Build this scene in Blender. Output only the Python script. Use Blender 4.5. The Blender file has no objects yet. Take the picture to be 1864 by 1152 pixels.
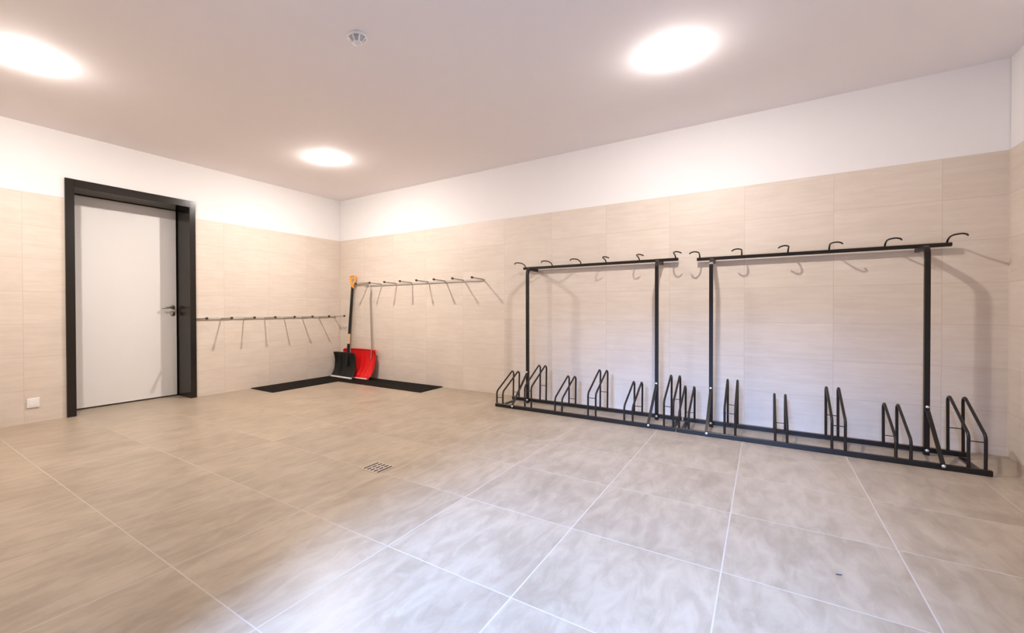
import bpy, math, random
from mathutils import Vector, Matrix
random.seed(4)
S = bpy.context.scene
COL = S.collection

# ------------------------------------------------------------------ camera
cd = bpy.data.cameras.new('camera'); cam = bpy.data.objects.new('camera', cd); COL.objects.link(cam)
cd.sensor_fit = 'HORIZONTAL'; cd.sensor_width = 36.0
cd.lens = 799.6 / 1864 * 36
cd.shift_x = (932 - 832.57) / 1864
cd.shift_y = (570.03 - 576) / 1864
cd.clip_start = 0.02
yaw, pitch, roll = -0.60929, -0.008818, -0.003221
fw = Vector((math.sin(yaw)*math.cos(pitch), math.cos(yaw)*math.cos(pitch), math.sin(pitch)))
rt = Vector((math.cos(yaw), -math.sin(yaw), 0)); up = rt.cross(fw)
r2 = rt*math.cos(roll) + up*math.sin(roll); u2 = -rt*math.sin(roll) + up*math.cos(roll)
M = Matrix((r2, u2, -fw)).transposed().to_4x4(); M.translation = (5.4734, -4.6247, 1.0228)
cam.matrix_world = M
S.camera = cam

# ------------------------------------------------------------------ light and exposure
EXPOSURE = 0.84
BULB_W = 15.5
LAMP_POWER = 520.0          # emission strength of the opal ceiling lamps
LAMP_COLOR = (1.0, 0.925, 0.885)
DAY_POWER = 880.0
DAY_COLOR = (0.27, 0.48, 1.0)
S.view_settings.view_transform = 'Standard'; S.view_settings.look = 'None'
S.view_settings.exposure = EXPOSURE; S.view_settings.gamma = 1.0
S.view_settings.use_curve_mapping = False
W = bpy.data.worlds.new('world'); S.world = W; W.use_nodes = True
W.node_tree.nodes['Background'].inputs[0].default_value = (0.55, 0.72, 1.0, 1)
W.node_tree.nodes['Background'].inputs[1].default_value = 0.04
# daylight entering through the assumed opening behind the camera
ld = bpy.data.lights.new('daylight', 'AREA'); ld.shape = 'RECTANGLE'; ld.size = 1.3; ld.size_y = 3.0
ld.energy = DAY_POWER; ld.color = DAY_COLOR; ld.spread = math.radians(110)
lo = bpy.data.objects.new('daylight', ld); COL.objects.link(lo)
lo.location = (4.88, -10.0, 4.75); lo.rotation_euler = (math.radians(67), 0, 0)

# ------------------------------------------------------------------ room numbers
RX, RY, RH, TH = 6.847, 5.27, 2.725, 2.10       # length, depth, ceiling, top of the wall tiles
LAMPS = [(1.44, -1.40), (4.97, -1.40), (1.42, -3.84)]

# ------------------------------------------------------------------ materials
def newmat(name):
    m = bpy.data.materials.new(name); m.use_nodes = True
    return m, m.node_tree, m.node_tree.nodes['Principled BSDF']
def mat(name, col, rough=0.5, metal=0.0, spec=0.5, emit=None, es=0, vary=0.06, scale=40, bump=0.0, coat=0):
    m, t, b = newmat(name)
    n = t.nodes.new('ShaderNodeTexNoise'); n.inputs['Scale'].default_value = scale; n.inputs['Detail'].default_value = 3
    tc = t.nodes.new('ShaderNodeTexCoord'); t.links.new(tc.outputs['Object'], n.inputs['Vector'])
    mx = t.nodes.new('ShaderNodeMix'); mx.data_type = 'RGBA'
    mx.inputs[6].default_value = tuple(c*(1-vary) for c in col) + (1,)
    mx.inputs[7].default_value = tuple(min(1, c*(1+vary)) for c in col) + (1,)
    t.links.new(n.outputs['Fac'], mx.inputs[0]); t.links.new(mx.outputs[2], b.inputs['Base Color'])
    b.inputs['Roughness'].default_value = rough; b.inputs['Metallic'].default_value = metal
    b.inputs['Specular IOR Level'].default_value = spec
    b.inputs['Coat Weight'].default_value = coat
    if bump:
        bp = t.nodes.new('ShaderNodeBump'); bp.inputs['Strength'].default_value = bump; bp.inputs['Distance'].default_value = 0.002
        t.links.new(n.outputs['Fac'], bp.inputs['Height']); t.links.new(bp.outputs[0], b.inputs['Normal'])
    if emit:
        b.inputs['Emission Color'].default_value = emit + (1,); b.inputs['Emission Strength'].default_value = es
    return m

def math_node(t, op, a, b=None, c=None):
    n = t.nodes.new('ShaderNodeMath'); n.operation = op
    for i, v in enumerate((a, b, c)):
        if v is None: continue
        if isinstance(v, (int, float)): n.inputs[i].default_value = v
        else: t.links.new(v, n.inputs[i])
    return n.outputs[0]
def mixc(t, f, a, b):
    n = t.nodes.new('ShaderNodeMix'); n.data_type = 'RGBA'
    for i, v in ((0, f), (6, a), (7, b)):
        if isinstance(v, tuple): n.inputs[i].default_value = v + (1,)
        elif isinstance(v, (int, float)): n.inputs[i].default_value = v
        else: t.links.new(v, n.inputs[i])
    return n.outputs[2]
def ramp(t, f, lo, hi):
    n = t.nodes.new('ShaderNodeMapRange'); n.interpolation_type = 'SMOOTHSTEP'
    n.inputs[1].default_value = lo; n.inputs[2].default_value = hi
    t.links.new(f, n.inputs[0]); return n.outputs[0]
def tile_material(name, ua, va, su, sv, ou, ov, joint, c_lo, c_hi, c_joint, rough, streak, tint, big, floor=False):
    """tiles in the plane of axes ua, va; sizes su x sv, offsets ou, ov"""
    m, t, b = newmat(name)
    tc = t.nodes.new('ShaderNodeTexCoord'); sp = t.nodes.new('ShaderNodeSeparateXYZ')
    t.links.new(tc.outputs['Object'], sp.inputs[0])
    u = math_node(t, 'DIVIDE', math_node(t, 'SUBTRACT', sp.outputs[ua], ou), su)
    v = math_node(t, 'DIVIDE', math_node(t, 'SUBTRACT', sp.outputs[va], ov), sv)
    def edge(x, s):   # distance in metres from the nearest joint
        f = math_node(t, 'FRACT', x); g = math_node(t, 'SUBTRACT', 0.5, math_node(t, 'ABSOLUTE', math_node(t, 'SUBTRACT', f, 0.5)))
        return math_node(t, 'MULTIPLY', g, s)
    d = math_node(t, 'MINIMUM', edge(u, su), edge(v, sv))
    jm = math_node(t, 'SUBTRACT', 1.0, ramp(t, d, joint*0.35, joint*0.8))
    cb = t.nodes.new('ShaderNodeCombineXYZ')
    t.links.new(math_node(t, 'FLOOR', u), cb.inputs[0]); t.links.new(math_node(t, 'FLOOR', v), cb.inputs[1])
    wn = t.nodes.new('ShaderNodeTexWhiteNoise'); wn.noise_dimensions = '2D'; t.links.new(cb.outputs[0], wn.inputs['Vector'])
    # streaky cement / stone clouding; each tile shifted by its own random offset
    off = t.nodes.new('ShaderNodeVectorMath'); off.operation = 'SCALE'; off.inputs['Scale'].default_value = 7.0
    t.links.new(wn.outputs['Color'], off.inputs[0])
    add = t.nodes.new('ShaderNodeVectorMath'); add.operation = 'ADD'
    t.links.new(tc.outputs['Object'], add.inputs[0]); t.links.new(off.outputs[0], add.inputs[1])
    def noise(scl, s, det=6, rg=0.6):
        mp = t.nodes.new('ShaderNodeMapping'); mp.inputs['Scale'].default_value = scl
        t.links.new(add.outputs[0], mp.inputs['Vector'])
        n = t.nodes.new('ShaderNodeTexNoise'); n.inputs['Scale'].default_value = s; n.inputs['Detail'].default_value = det
        n.inputs['Roughness'].default_value = rg; n.inputs['Distortion'].default_value = 0.6
        t.links.new(mp.outputs[0], n.inputs['Vector']); return n.outputs['Fac']
    s1 = ramp(t, noise(streak, 5.0), 0.3, 0.7)
    s2 = ramp(t, noise((1, 1, 1), big), 0.25, 0.75)
    f = math_node(t, 'ADD', math_node(t, 'MULTIPLY', s1, 0.55), math_node(t, 'MULTIPLY', s2, 0.45))
    col = mixc(t, f, c_lo, c_hi)
    # tile to tile tone
    tone = math_node(t, 'MULTIPLY_ADD', wn.outputs['Value'], tint, 1 - tint/2)
    mul = t.nodes.new('ShaderNodeVectorMath'); mul.operation = 'SCALE'
    t.links.new(col, mul.inputs[0]); t.links.new(tone, mul.inputs['Scale'])
    col = mixc(t, jm, mul.outputs[0], c_joint)
    t.links.new(col, b.inputs['Base Color'])
    rr = math_node(t, 'ADD', math_node(t, 'MULTIPLY_ADD', f, 0.10, rough), math_node(t, 'MULTIPLY', jm, 0.3))
    t.links.new(rr, b.inputs['Roughness'])
    bp = t.nodes.new('ShaderNodeBump'); bp.inputs['Strength'].default_value = 0.25; bp.inputs['Distance'].default_value = 0.001
    h = math_node(t, 'SUBTRACT', math_node(t, 'MULTIPLY', f, 0.25), jm)
    t.links.new(h, bp.inputs['Height']); t.links.new(bp.outputs[0], b.inputs['Normal'])
    return m

TL, THI, TJ = (0.64, 0.545, 0.45), (0.73, 0.64, 0.545), (0.585, 0.495, 0.405)
M_TX = tile_material('beige_wall_tile_long', 0, 2, 0.60, 0.30, 0.531, 0.0, 0.0030, TL, THI, TJ, 0.42, (0.7, 1, 7), 0.05, 2.2)
M_TY = tile_material('beige_wall_tile_side', 1, 2, 0.60, 0.30, -0.02, 0.0, 0.0030, TL, THI, TJ, 0.42, (1, 0.7, 7), 0.05, 2.2)
M_FLOOR = tile_material('grey_floor_tile', 0, 1, 0.60, 0.60, 0.539, -0.248, 0.0045, (0.285, 0.222, 0.155), (0.445, 0.365, 0.270),
                        (0.48, 0.42, 0.355), 0.33, (3.2, 1.0, 1), 0.07, 2.6)
M_PAINT = mat('white_wall_paint', (0.84, 0.81, 0.79), 0.85, spec=0.2, vary=0.01, scale=8)
M_CEIL = mat('white_ceiling_paint', (0.94, 0.895, 0.89), 0.9, spec=0.15, vary=0.01, scale=6)
M_BLACK = mat('black_powder_coat', (0.013, 0.009, 0.007), 0.36, spec=0.35, vary=0.2, scale=200, bump=0.05)
M_FRAME = mat('dark_brown_gloss_frame', (0.014, 0.010, 0.007), 0.2, spec=0.4, vary=0.1, scale=12)
M_LEAF = mat('white_door_lacquer', (0.80, 0.77, 0.73), 0.35, vary=0.01)
M_STEEL = mat('brushed_steel', (0.42, 0.38, 0.34), 0.32, metal=1.0, vary=0.1, scale=120)
M_GALV = mat('pale_galvanised_steel', (0.50, 0.46, 0.41), 0.5, metal=0.2, vary=0.12, scale=60)
M_PEG = mat('dull_steel_peg', (0.42, 0.375, 0.325), 0.45, metal=0.3, vary=0.1)
M_BOLT = mat('zinc_bolt', (0.86, 0.85, 0.83), 0.25, metal=0.7, vary=0.05)
M_RUBBER = mat('black_rubber', (0.012, 0.009, 0.007), 0.8, spec=0.12, vary=0.3, scale=150, bump=0.4)
M_CAP = mat('dark_end_cap', (0.035, 0.022, 0.016), 0.5)
M_RED = mat('red_plastic', (0.72, 0.012, 0.012), 0.32, vary=0.05)
M_BPL = mat('black_plastic', (0.010, 0.010, 0.009), 0.42, spec=0.3, vary=0.15)
M_ORANGE = mat('orange_plastic', (0.80, 0.33, 0.06), 0.4, vary=0.05)
M_WOOD = mat('pale_wood', (0.66, 0.45, 0.26), 0.5, vary=0.15, scale=60)
M_ALU = mat('grey_aluminium_tube', (0.36, 0.32, 0.28), 0.4, metal=0.6, vary=0.08)
M_STRIP = mat('bright_metal_strip', (0.85, 0.83, 0.80), 0.3, metal=0.35, vary=0.03)
M_WPL = mat('white_plastic', (0.86, 0.83, 0.80), 0.4, vary=0.01)
M_DARKGAP = mat('grey_vent_slot', (0.55, 0.52, 0.51), 0.8)
M_GRATE = mat('drain_cover', (0.46, 0.38, 0.31), 0.4, vary=0.1)
M_SLOT = mat('drain_slot', (0.02, 0.013, 0.008), 0.8)
M_LAMP = mat('opal_lamp_glass', (0.9, 0.88, 0.85), 0.3, emit=LAMP_COLOR, es=LAMP_POWER, vary=0)
M_LAMP2 = mat('dimmer_opal_lamp_glass', (0.9, 0.88, 0.85), 0.3, emit=LAMP_COLOR, es=LAMP_POWER*0.85, vary=0)
M_EXT = mat('outside_grey', (0.55, 0.55, 0.56), 0.9)

# ------------------------------------------------------------------ mesh helpers
class MB:
    def __init__(s): s.v = []; s.f = []; s.mi = []; s.sm = []
    def add(s, vs, fs, mi=0, smooth=False):
        o = len(s.v); s.v += [tuple(x) for x in vs]
        for f in fs: s.f.append([i+o for i in f]); s.mi.append(mi); s.sm.append(smooth)
        return s
    def box(s, x0, x1, y0, y1, z0, z1, mi=0, bev=0.0, xf=None):
        if bev <= 0:
            vs = [(x, y, z) for z in (z0, z1) for y in (y0, y1) for x in (x0, x1)]
            fs = [(0, 2, 3, 1), (4, 5, 7, 6), (0, 1, 5, 4), (2, 6, 7, 3), (0, 4, 6, 2), (1, 3, 7, 5)]
        else:   # chamfered box: 24 vertices
            b = bev; vs = []; idx = {}
            X, Y, Z = (x0, x1), (y0, y1), (z0, z1)
            def P(i, j, k, a):
                key = (i, j, k, a)
                if key not in idx:
                    p = [X[i] + (b if i == 0 else -b), Y[j] + (b if j == 0 else -b), Z[k] + (b if k == 0 else -b)]
                    p[a] = (X, Y, Z)[a][(i, j, k)[a]]
                    idx[key] = len(vs); vs.append(tuple(p))
                return idx[key]
            fs = []
            for i in (0, 1):
                q = [P(i, 0, 0, 0), P(i, 1, 0, 0), P(i, 1, 1, 0), P(i, 0, 1, 0)]; fs.append(q if i else q[::-1])
                q = [P(0, i, 0, 1), P(0, i, 1, 1), P(1, i, 1, 1), P(1, i, 0, 1)]; fs.append(q if i else q[::-1])
                q = [P(0, 0, i, 2), P(1, 0, i, 2), P(1, 1, i, 2), P(0, 1, i, 2)]; fs.append(q if i else q[::-1])
            for i in (0, 1):
                for j in (0, 1):
                    fs.append([P(i, j, 0, 0), P(i, j, 1, 0), P(i, j, 1, 1), P(i, j, 0, 1)])
                    fs.append([P(i, 0, j, 0), P(i, 1, j, 0), P(i, 1, j, 2), P(i, 0, j, 2)])
                    fs.append([P(0, i, j, 1), P(1, i, j, 1), P(1, i, j, 2), P(0, i, j, 2)])
            for i in (0, 1):
                for j in (0, 1):
                    for k in (0, 1): fs.append([P(i, j, k, 0), P(i, j, k, 1), P(i, j, k, 2)])
        if xf: vs = [tuple(xf @ Vector(p)) for p in vs]
        return s.add(vs, fs, mi)
    def sweep(s, path, r, n=12, mi=0, square=False, r2=None, upv=None):
        """tube (or square bar) along a list of points, capped"""
        P = [Vector(p) for p in path]; m = len(P); T = []
        for i in range(m):
            a = P[max(0, i-1)]; b = P[min(m-1, i+1)]; T.append((b-a).normalized())
        nrm = Vector(upv) if upv else (Vector((1, 0, 0)) if abs(T[0].x) < 0.9 else Vector((0, 0, 1)))
        nrm = (nrm - T[0]*nrm.dot(T[0])).normalized(); rings = []
        for i in range(m):
            nrm = (nrm - T[i]*nrm.dot(T[i])).normalized(); bi = T[i].cross(nrm)
            # keep the section true through a bend
            k = 1.0
            if 0 < i < m-1:
                c = (P[i]-P[i-1]).normalized().dot((P[i+1]-P[i]).normalized()); k = 1/math.sqrt(max(0.3, (1+c)/2))
            ring = []
            if square:
                hb = (r2 or r)
                for a, b in ((-1, -1), (1, -1), (1, 1), (-1, 1)): ring.append(P[i] + nrm*a*r + bi*b*hb)
            else:
                for q in range(n):
                    an = 2*math.pi*q/n; ring.append(P[i] + nrm*math.cos(an)*r + bi*math.sin(an)*r)
            rings.append(ring)
        nn = len(rings[0]); vs = [p for rg in rings for p in rg]; fs = []
        for i in range(m-1):
            for q in range(nn):
                a = i*nn+q; b = i*nn+(q+1) % nn; fs.append((a, b, b+nn, a+nn))
        s.add(vs, fs, mi, not square)
        s.add(rings[0], [list(range(nn))[::-1]], mi); s.add(rings[-1], [list(range(nn))], mi)
        return s
    def lathe(s, prof, axis, origin, n=32, mi=0, smooth=True):
        """prof = [(radius, height)], axis unit vector"""
        ax = Vector(axis).normalized(); a = Vector((1, 0, 0)) if abs(ax.x) < 0.9 else Vector((0, 1, 0))
        a = (a - ax*a.dot(ax)).normalized(); b = ax.cross(a); o = Vector(origin); vs = []; fs = []
        for r, h in prof:
            for q in range(n):
                an = 2*math.pi*q/n; vs.append(o + ax*h + (a*math.cos(an) + b*math.sin(an))*r)
        for i in range(len(prof)-1):
            for q in range(n):
                c = i*n+q; d = i*n+(q+1) % n; fs.append((c, d, d+n, c+n))
        fs.append(list(range(n))[::-1]); k = (len(prof)-1)*n; fs.append([k+q for q in range(n)])
        return s.add(vs, fs, mi, smooth)
    def build(s, name, mats, parent=None, origin=None):
        me = bpy.data.meshes.new(name)
        o = Vector(origin) if origin else Vector((0, 0, 0))
        me.from_pydata([Vector(v)-o for v in s.v], [], s.f)
        for m in (mats if isinstance(mats, (list, tuple)) else [mats]): me.materials.append(m)
        for p, mi, sm in zip(me.polygons, s.mi, s.sm): p.material_index = mi; p.use_smooth = sm
        me.validate(); me.update()
        import bmesh
        bm = bmesh.new(); bm.from_mesh(me); bmesh.ops.recalc_face_normals(bm, faces=bm.faces); bm.to_mesh(me); bm.free()
        ob = bpy.data.objects.new(name, me); COL.objects.link(ob)
        ob.location = o
        if parent:
            ob.parent = parent
            ob.location = o - Vector(parent.location) if parent.parent is None else o - Vector(parent.location) - Vector(parent.parent.location)
        return ob

def fillet(pts, rad, seg=7):
    P = [Vector(p) for p in pts]; out = [P[0]]
    for i in range(1, len(P)-1):
        r = rad[i-1] if isinstance(rad, (list, tuple)) else rad
        a = (P[i-1]-P[i]); b = (P[i+1]-P[i]); la, lb = a.length, b.length; a.normalize(); b.normalize()
        phi = a.angle(b); d = min(r/math.tan(phi/2), la*0.49 if i > 1 else la*0.95, lb*0.49 if i < len(P)-2 else lb*0.95)
        r = d*math.tan(phi/2); c = P[i] + (a+b).normalized()*(r/math.sin(phi/2))
        s = P[i]+a*d-c; e = P[i]+b*d-c; ang = s.angle(e)
        for k in range(seg+1):
            t = k/seg; out.append(c + (s*math.sin((1-t)*ang) + e*math.sin(t*ang))/math.sin(ang))
    out.append(P[-1]); return out
def spline(pts, seg=6):
    P = [Vector(p) for p in pts]; P = [P[0]*2-P[1]] + P + [P[-1]*2-P[-2]]; out = []
    for i in range(1, len(P)-2):
        a, b, c, d = P[i-1:i+3]
        for k in range(seg):
            t = k/seg
            out.append(0.5*((2*b) + (c-a)*t + (2*a-5*b+4*c-d)*t*t + (3*b-a-3*c+d)*t**3))
    out.append(P[-2]); return out

def tag(o, label, cat, group=None, kind=None):
    o['label'] = label; o['category'] = cat
    if group: o['group'] = group
    if kind: o['kind'] = kind
    return o
def thing(name, loc, label, cat, group=None):
    o = bpy.data.objects.new(name, None); COL.objects.link(o); o.location = loc; o.empty_display_size = 0.1
    return tag(o, label, cat, group)
def struct(o, label, cat):
    return tag(o, label, cat, kind='structure')

# ------------------------------------------------------------------ room shell
struct(MB().box(-0.45, RX+0.3, -RY-0.3, 0.3, -0.15, 0.0).build('floor', M_FLOOR), 'grey square stone-look tiles with pale grout lines across the room', 'floor')
struct(MB().box(-0.45, RX+0.3, -RY-0.3, 0.3, RH, RH+0.15).build('ceiling', M_CEIL), 'plain white painted ceiling over the whole room', 'ceiling')
DY0, DY1, DZ = -3.325, -2.155, 2.290            # outer edges of the door frame
b = MB(); b.box(-0.45, RX+0.3, 0.0, 0.2, 0, TH, 0); b.box(-0.45, RX+0.3, 0.004, 0.2, TH, RH, 1)
struct(b.build('wall_back', [M_TX, M_PAINT]), 'long wall behind the bike racks, beige tiles below white paint', 'wall')
b = MB()
D = -0.40
for y0, y1, z0, z1 in ((DY1-0.02, 0.0, 0, TH), (-RY-0.2, DY0+0.02, 0, TH)): b.box(D, 0.0, y0, y1, z0, z1, 0)
for y0, y1, z0, z1 in ((DY1-0.02, 0.0, TH, RH), (-RY-0.2, DY0+0.02, TH, RH), (DY0+0.02, DY1-0.02, DZ-0.02, RH)): b.box(D, -0.004, y0, y1, z0, z1, 1)
struct(b.build('wall_left', [M_TY, M_PAINT]), 'wall with the door, beige tiles below white paint', 'wall')
b = MB(); b.box(RX, RX+0.2, -RY-0.2, 0.0, 0, TH, 0); b.box(RX+0.004, RX+0.2, -RY-0.2, 0.0, TH, RH, 1)
struct(b.build('wall_right', [M_TY, M_PAINT]), 'narrow sliver of tiled side wall at the right edge', 'wall')
OX0, OX1, OZ = 4.25, 5.60, 2.25                   # assumed unseen entrance behind the camera, placed and sized for the daylight
b = MB()
for x0, x1 in ((0.0, OX0), (OX1, RX)): b.box(x0, x1, -RY-0.2, -RY, 0, TH, 0); b.box(x0, x1, -RY-0.2, -RY-0.004, TH, RH, 1)
b.box(OX0, OX1, -RY-0.2, -RY-0.004, OZ, RH, 1)
struct(b.build('wall_front', [M_TX, M_PAINT]), 'wall behind the camera with an assumed entrance opening for daylight', 'wall')
struct(MB().box(2.5, 7.5, -9.4, -RY-0.3, -0.15, -0.01).build('trim_1', M_EXT), 'grey paving outside the entrance opening', 'paving')
struct(MB().box(-0.48, -0.42, -3.7, -1.8, 0, RH).build('light_block_panel', M_EXT), 'added unseen backing that blocks light leaking past the closed door', 'backing')  # unseen panel added to stop light leaking around the door leaf

# ------------------------------------------------------------------ door
door = bpy.data.objects.new('door_1', None); COL.objects.link(door); door.location = (0, (DY0+DY1)/2, 0)
struct(door, 'white flush door in a deep glossy dark brown frame', 'door')
iy0, iy1, iz, fx = DY0+0.07, DY1-0.066, DZ-0.078, 0.022
b = MB()
b.box(-0.36, fx, DY0, iy0, 0, DZ, 0, 0.002); b.box(-0.36, fx, iy1, DY1, 0, DZ, 0, 0.002); b.box(-0.36, fx-0.0005, iy0-0.002, iy1+0.002, iz, DZ-0.0005, 0, 0.002)
b.build('door_frame', M_FRAME, door)
leaf = MB().box(-0.345, -0.30, iy0+0.003, iy1-0.012, 0.014, iz-0.006, 0, 0.002).build('door_leaf', M_LEAF, door)
leaf['label'] = 'flush white door leaf'
hy, hz = -2.277, 1.060
b = MB(); b.lathe([(0.026, 0), (0.026, 0.007), (0.023, 0.009)], (1, 0, 0), (-0.30, hy, hz))
b.sweep(fillet([(-0.295, hy, hz), (-0.245, hy, hz), (-0.245, hy-0.125, hz-0.012)], 0.018), 0.0105)
b.build('door_handle', M_STEEL, leaf)
b = MB(); b.lathe([(0.026, 0), (0.026, 0.007), (0.023, 0.009)], (1, 0, 0), (-0.30, hy, hz-0.079)); b.box(-0.291, -0.288, hy-0.005, hy+0.005, hz-0.09, hz-0.068)
b.build('key_rosette', M_STEEL, leaf)

# ------------------------------------------------------------------ ceiling lamps
lamp_labels = ['small glowing round ceiling lamp near the far corner of the room', 'small glowing round ceiling lamp above the bike racks',
               'glowing ceiling lamp at the left edge of the photo, above the door side']
for i, (x, y) in enumerate(LAMPS):
    t = thing('ceiling_lamp', (x, y, RH), lamp_labels[i], 'lamp', 'round ceiling lamps')
    MB().lathe([(0.036, 0.0), (0.036, -0.008)], (0, 0, 1), (x, y, RH-0.0005), 32).build('lamp_base', M_WPL, t)
    MB().lathe([(0.046, -0.001), (0.050, -0.006), (0.050, -0.014), (0.046, -0.022), (0.038, -0.028), (0.024, -0.032), (0.010, -0.033), (0.003, -0.033)], (0, 0, 1), (x, y, RH), 40).build('lamp_shade', M_LAMP2 if i == 1 else M_LAMP, t)

    sl = bpy.data.lights.new('lamp_light', 'AREA'); sl.shape = 'DISK'; sl.size = 0.06
    sl.energy = BULB_W*(1.0, 0.8, 0.72)[i]; sl.color = LAMP_COLOR
    so = bpy.data.objects.new('lamp_light', sl); COL.objects.link(so); so.parent = t; so.location = (0, 0, -0.036)

# ------------------------------------------------------------------ smoke detector
sx, sy = 3.393, -2.722
t = thing('smoke_detector', (sx, sy, RH), 'white round smoke detector in the middle of the ceiling', 'detector')
MB().lathe([(0.064, 0), (0.064, -0.010), (0.060, -0.014)], (0, 0, 1), (sx, sy, RH-0.0005), 40).build('base', M_WPL, t)
MB().lathe([(0.052, -0.013), (0.027, -0.040)], (0, 0, 1), (sx, sy, RH), 32).build('sensor_core', M_DARKGAP, t)
b = MB()
for k in range(8):
    an = k*math.pi/4 + 0.3; c, s_ = math.cos(an), math.sin(an)
    b.sweep([(sx+c*0.056, sy+s_*0.056, RH-0.013), (sx+c*0.029, sy+s_*0.029, RH-0.043)], 0.003, square=True, r2=0.004)
b.lathe([(0.031, -0.038), (0.031, -0.044), (0.024, -0.048), (0.008, -0.049)], (0, 0, 1), (sx, sy, RH), 32)
b.build('cage', M_WPL, t)

# ------------------------------------------------------------------ socket plate
t = thing('socket_plate', (0, -3.56, 0.182), 'small white square socket plate low on the wall left of the door', 'socket')
MB().box(0.0005, 0.010, -3.603, -3.517, 0.139, 0.225, 0, 0.003).build('plate', M_WPL, t)
MB().box(0.0101, 0.013, -3.588, -3.532, 0.154, 0.210, 0, 0.002).build('cover_flap', M_WPL, t)

# ------------------------------------------------------------------ floor drain
dx, dy = 3.428, -2.597
t = thing('floor_drain', (dx, dy, 0), 'small square slotted drain grate set in the floor', 'drain')
MB().box(dx-0.078, dx+0.078, dy-0.078, dy+0.078, 0.0002, 0.0022, 0, 0.001).build('grate', M_GRATE, t)
b = MB()
for i in range(5):
    x = dx - 0.060 + 0.030*i
    if i in (0, 4): b.box(x-0.006, x+0.006, dy-0.065, dy+0.065, 0.0023, 0.0030)
    else:
        for j in range(3): b.box(x-0.006, x+0.006, dy-0.065+j*0.047, dy-0.065+j*0.047+0.036, 0.0023, 0.0030)
b.build('drain_slots', M_SLOT, t)

# ------------------------------------------------------------------ rubber mats
def rubber_mat(x0, x1, y0, y1, label):
    b = MB(); b.box(x0, x1, y0, y1, 0.0005, 0.010, 0, 0.003)
    nx, ny = int((x1-x0)/0.05), int((y1-y0)/0.05)
    alongx = (x1-x0) > (y1-y0)
    if alongx:
        for i in range(1, ny): y = y0 + (y1-y0)*i/ny; b.box(x0+0.02, x1-0.02, y-0.006, y+0.006, 0.010, 0.0118)
    else:
        for i in range(1, nx): x = x0 + (x1-x0)*i/nx; b.box(x-0.006, x+0.006, y0+0.02, y1-0.02, 0.010, 0.0118)
    tag(b.build('rubber_mat', M_RUBBER, origin=((x0+x1)/2, (y0+y1)/2, 0)), label, 'mat', 'black rubber mats in the corner')
rubber_mat(0.008, 0.50, -1.49, -0.010, 'long black rubber mat lying along the wall with the door')
rubber_mat(0.506, 2.015, -0.47, -0.008, 'long black rubber mat running under the red snow scoop')

# ------------------------------------------------------------------ peg rails
def peg_rail(name, origin, direction, out, first, n, z, length, rail_lo, rail_hi, dz, label):
    """direction: along the wall, out: away from the wall"""
    d, o = Vector(direction), Vector(out); base = Vector(origin)
    t = thing(name, base + d*((rail_lo+rail_hi)/2) + Vector((0, 0, z)), label, 'peg rail', 'peg rails on the walls')
    def P(a, w, h): return base + d*a + o*w + Vector((0, 0, h))
    b = MB(); b.sweep([P(rail_lo, 0.0075, z+dz), P(rail_hi, 0.0075, z+dz)], 0.011, square=True, r2=0.007, upv=(0, 0, 1))
    rail = b.build('wall_rail', M_GALV, t); rail['label'] = 'pale galvanised wall rail'
    for k in range(n):
        a = first + k*0.2868
        b = MB(); b.sweep(spline([P(a, 0.0148, z+0.001), P(a, 0.035, z+0.003), P(a, 0.08, z+0.005), P(a, length-0.012, z+0.010)], 4), 0.0082)
        p = b.build('peg', M_PEG, t)
        b = MB(); b.sweep([P(a, length-0.018, z+0.010), P(a, length, z+0.0115)], 0.0145)
        b.build('end_cap', M_CAP, p)['label'] = 'dark round end cap'
    return t
peg_rail('peg_rail', (0, 0, 0), (1, 0, 0), (0, -1, 0), 0.628, 8, 1.390, 0.262, 0.54, 2.655, -0.006, 'pale steel rail with eight long pegs right of the corner, above the snow scoops')
peg_rail('peg_rail', (0, 0, 0), (0, -1, 0), (1, 0, 0), 0.138, 8, 0.917, 0.258, 0.10, 2.150, 0.004, 'pale steel rail with eight long pegs between the door and the corner')

# ------------------------------------------------------------------ snow shovels
def scoop_blade(bl, br, prof, w_top, thick, curl, edge_round, name, m, parent, centre_x, nu=22):
    """blade swept from profile [(y, z)] top to bottom; side edges curl towards the viewer"""
    n = len(prof); vs = []; fs = []
    for j, (y, z) in enumerate(prof):
        t = j/(n-1); x0 = bl[0]*(t)+(centre_x-w_top/2)*(1-t); x1 = br[0]*t+(centre_x+w_top/2)*(1-t)
        if t < 0.16: k = edge_round*(1-(t/0.16))**2; x0 += k; x1 -= k
        for i in range(nu+1):
            u = i/nu; e = abs(2*u-1)
            yy = y - curl*max(0, (e-0.78)/0.22)**1.6*(1-0.55*t)
            vs.append((x0+(x1-x0)*u, yy + (br[1]-bl[1])*t*(u-0.5), z))
    for j in range(n-1):
        for i in range(nu):
            a = j*(nu+1)+i; fs.append((a, a+1, a+nu+2, a+nu+1))
    b = MB(); b.add(vs, fs, 0, True); o = b.build(name, m, parent)
    md = o.modifiers.new('thickness', 'SOLIDIFY'); md.thickness = thick; md.offset = 0
    return o
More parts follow.
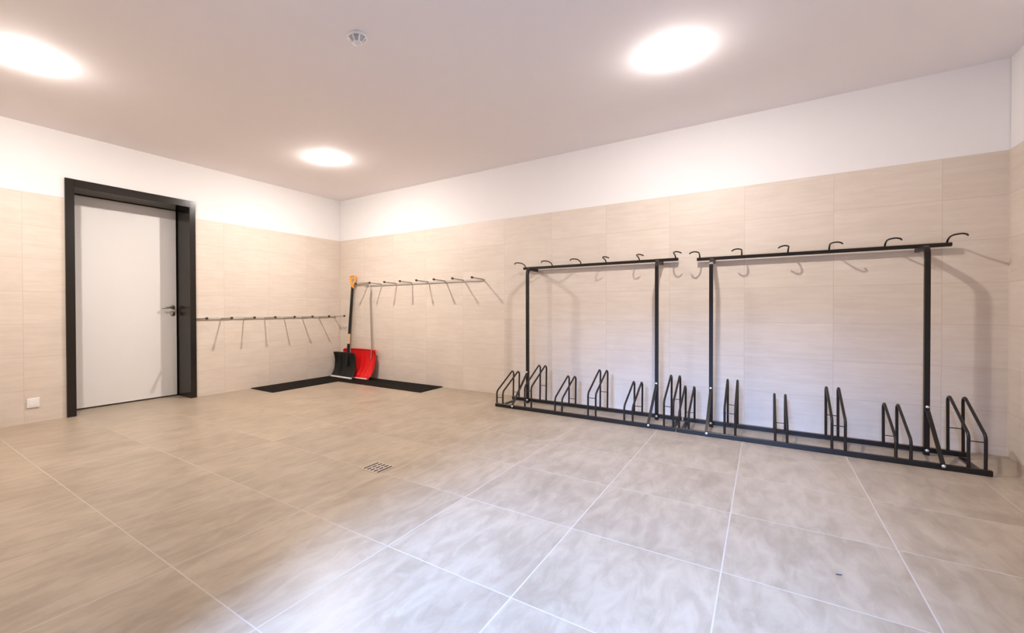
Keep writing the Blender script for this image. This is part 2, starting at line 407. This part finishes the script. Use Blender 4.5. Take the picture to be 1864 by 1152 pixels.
# black shovel
bc = (0.345, -0.235)
t = thing('snow_shovel', (bc[0], bc[1], 0.0125), 'black-bladed snow shovel with an orange D-grip leaning in the corner', 'snow shovel')
prof = [(-0.178, 0.385), (-0.172, 0.36), (-0.162, 0.32), (-0.156, 0.26), (-0.160, 0.20), (-0.172, 0.14), (-0.196, 0.085), (-0.232, 0.042), (-0.268, 0.024)]
blade = scoop_blade((0.075, -0.27), (0.575, -0.30), prof, 0.46, 0.006, 0.045, 0.0, 'blade', M_BPL, t, 0.322)
b = MB(); b.sweep([(0.075, -0.262, 0.0245), (0.580, -0.293, 0.0245)], 0.0115, square=True, r2=0.005, upv=(0, 0.5, 0.8))
b.build('wear_strip', M_STRIP, t)['label'] = 'bright metal wear strip along the lower edge'
for xx in (0.20, 0.44):
    MB().sweep(spline([(xx, y-0.006, z) for y, z in prof[1:8]], 3), 0.006).build('blade_rib', M_BPL, blade)
A = Vector((0.352, -0.165, 0.33)); Tp = Vector((0.356, -0.066, 1.395))
def on(f): return A + (Tp-A)*f
MB().sweep([on(-0.14)+Vector((0, -0.004, 0)), on(0.0), on(0.17)], 0.021, 14).build('socket', M_BPL, t)
MB().sweep([on(0.15), on(0.34)], 0.0185, 14).build('shaft', M_WOOD, t)['label'] = 'bare pale wooden lower shaft'
MB().sweep([on(0.31), on(1.0)], 0.0205, 14).build('shaft_sleeve', M_BPL, t)['label'] = 'black sleeve on the upper shaft'
g = Tp
gp = fillet([g+Vector((0, 0, -0.01)), g+Vector((-0.040, 0.002, 0.035)), g+Vector((-0.054, 0.008, 0.138)), g+Vector((0.054, 0.008, 0.135)), g+Vector((0.050, 0.002, 0.035)), g+Vector((0.004, 0, -0.01))], 0.02)
b = MB(); b.sweep(gp, 0.016, 10); b.sweep([g+Vector((0, 0, -0.05)), g+Vector((0, 0, 0.02))], 0.023, 12)
b.build('grip', M_ORANGE, t)['label'] = 'orange D-shaped grip'
# red scoop
t = thing('snow_scoop', (0.53, -0.12, 0.0125), 'wide red plastic snow scoop with a grey tubular handle leaning on the wall', 'snow scoop')
prof = [(-0.052, 0.432), (-0.050, 0.41), (-0.050, 0.36), (-0.056, 0.30), (-0.068, 0.24), (-0.085, 0.18), (-0.110, 0.12), (-0.150, 0.068), (-0.206, 0.027)]
blade = scoop_blade((0.24, -0.2), (0.845, -0.2), prof, 0.72, 0.006, 0.055, 0.05, 'blade', M_RED, t, 0.52, 30)
for xx in (0.36, 0.46, 0.56, 0.66, 0.745):
    dxb = (xx-0.52)*0.16
    MB().sweep(spline([(xx-dxb*(k/6), y-0.004, z) for k, (y, z) in enumerate(prof[2:8])], 3), 0.006, 8).build('blade_rib', M_RED, blade)
MB().sweep(spline([(0.20, -0.056, 0.425), (0.52, -0.056, 0.432), (0.84, -0.056, 0.425)], 4), 0.008, 8).build('top_rim', M_RED, blade)
b = MB(); b.sweep([(0.262, -0.206, 0.0255), (0.832, -0.206, 0.0255)], 0.009, square=True, r2=0.004, upv=(0, 0.5, 0.8))
b.build('wear_strip', mat('worn_pinkish_strip', (0.80, 0.50, 0.44), 0.35, vary=0.1), t)['label'] = 'pale worn lower edge'
b = MB()
b.sweep(fillet([(0.752, -0.072, 0.30), (0.758, -0.066, 0.46), (0.704, -0.040, 1.18), (0.716, -0.034, 1.30), (0.665, -0.028, 1.418), (0.36, -0.027, 1.418), (0.315, -0.032, 1.28), (0.322, -0.038, 1.18), (0.300, -0.066, 0.46), (0.306, -0.072, 0.30)], [0.1, 0.2, 0.08, 0.04, 0.04, 0.08, 0.2, 0.1]), 0.0095, 12)
b.build('tube_handle', M_ALU, t)['label'] = 'grey metal U-shaped tube handle'

# ------------------------------------------------------------------ bike racks
YF, YB, YBAR = -0.600, -0.232, -0.051
def bike_rack(x0, x1, loops, posts, H, hc, label):
    cx = (x0+x1)/2
    t = thing('bike_rack', (cx, -0.4, 0), label, 'bike rack', 'black bike racks along the back wall')
    MB().box(x0, x1, YF-0.015, YF+0.015, 0.0005, 0.036, 0, 0.003).build('front_rail', M_BLACK, t)
    MB().box(x0+0.004, x1-0.004, YB-0.015, YB+0.015, 0.012, 0.046, 0, 0.003).build('rear_rail', M_BLACK, t)
    for xe in (x0+0.035, x1-0.035):
        MB().box(xe-0.016, xe+0.016, YB-0.016, YF+0.014, 0.0005, 0.0115, 0, 0.002).build('end_tie', M_BLACK, t)
    for i, lx in enumerate(loops):
        k, ta = ((0.160, 0.352) if i % 2 == 0 else (0.240, 0.440))
        for s in (-0.0355, 0.0355):
            x = lx+s
            path = fillet([(x, YF, 0.034), (x, YF, k), (x, YB+0.012, ta), (x, YB, 0.044)], [0.05, 0.034])
            MB().sweep(path, 0.0085, 12).build('wheel_loop', M_BLACK, t)
        zr = 0.096 if i % 2 == 0 else 0.201
        for y in (YF, YB+0.004):
            MB().sweep([(lx-0.0355, y, zr), (lx+0.0355, y, zr)], 0.0032, 8).build('cross_rod', M_BLACK, t)
    for px in posts:
        MB().sweep(fillet([(px, YB-0.031, 0.002), (px, YB-0.031, H-0.028), (px, -0.016, H-0.028)], 0.055), 0.0145, square=True).build('post', M_BLACK, t)
        MB().sweep([(px-0.004, YF-0.020, 0.006), (px-0.002, YF-0.020, 0.040), (px, YB-0.050, 0.325), (px, YB-0.050, 0.355)], 0.011, square=True, r2=0.0035).build('brace', M_BLACK, t)
        for yy, zz in ((YF-0.024, 0.028), (YB-0.054, 0.338), (YB-0.047, 0.035)):
            MB().lathe([(0.0105, 0.0), (0.0105, -0.004), (0.007, -0.009), (0.003, -0.010)], (0, 1, 0), (px, yy, zz), 12).build('bolt', M_BOLT, t)['label'] = 'bright zinc bolt'
    hx = [l + (-1 if i < 3 else 1)*-0.030 + hc for i, l in enumerate(loops)]
    b0, b1 = hx[0]-0.024, hx[-1]+0.024
    MB().box(b0, b1, YBAR-0.0145, YBAR+0.0145, H-0.0135, H+0.0145, 0, 0.003).build('top_bar', M_BLACK, t)
    for i, x in enumerate(hx):
        s = -1 if i < 3 else 1; z = H+0.010
        pts = [(0, 0, 0), (0, -0.008, 0.016), (-0.001*s, -0.045, 0.032), (-0.002*s, -0.098, 0.040), (0.008*s, -0.140, 0.043), (0.030*s, -0.168, 0.043), (0.054*s, -0.160, 0.038), (0.066*s, -0.135, 0.032)]
        MB().sweep(spline([(x+a, YBAR+bb, z+c) for a, bb, c in pts], 4), 0.0058, 10).build('hook', M_BLACK, t)
    return t
bike_rack(3.155, 4.872, [3.205+0.323*i for i in range(6)], (3.362, 4.666), 1.486, 0.0, 'black steel bike rack nearer the corner, left of the two')
bike_rack(4.879, 6.610, [4.935+0.3225*i for i in range(6)], (5.100, 6.401), 1.473, 0.026, 'black steel bike rack at the right, next to the side wall')

# ------------------------------------------------------------------ small dark chip on the floor
b = MB(); b.lathe([(0.003, 0), (0.004, 0.001), (0.002, 0.002)], (0, 0, 1), (0, 0, 0), 8)
vs = [(v[0]*3.2*math.cos(0.45)-v[1]*math.sin(0.45), v[0]*3.2*math.sin(0.45)+v[1]*math.cos(0.45), v[2]) for v in b.v]
b.v = [(v[0]+5.712, v[1]-2.414, v[2]+0.0004) for v in vs]
tag(b.build('debris_chip', mat('dark_debris', (0.06, 0.055, 0.06), 0.8), origin=(5.712, -2.414, 0)), 'tiny dark crumb lying alone on the grey floor tiles', 'crumb')
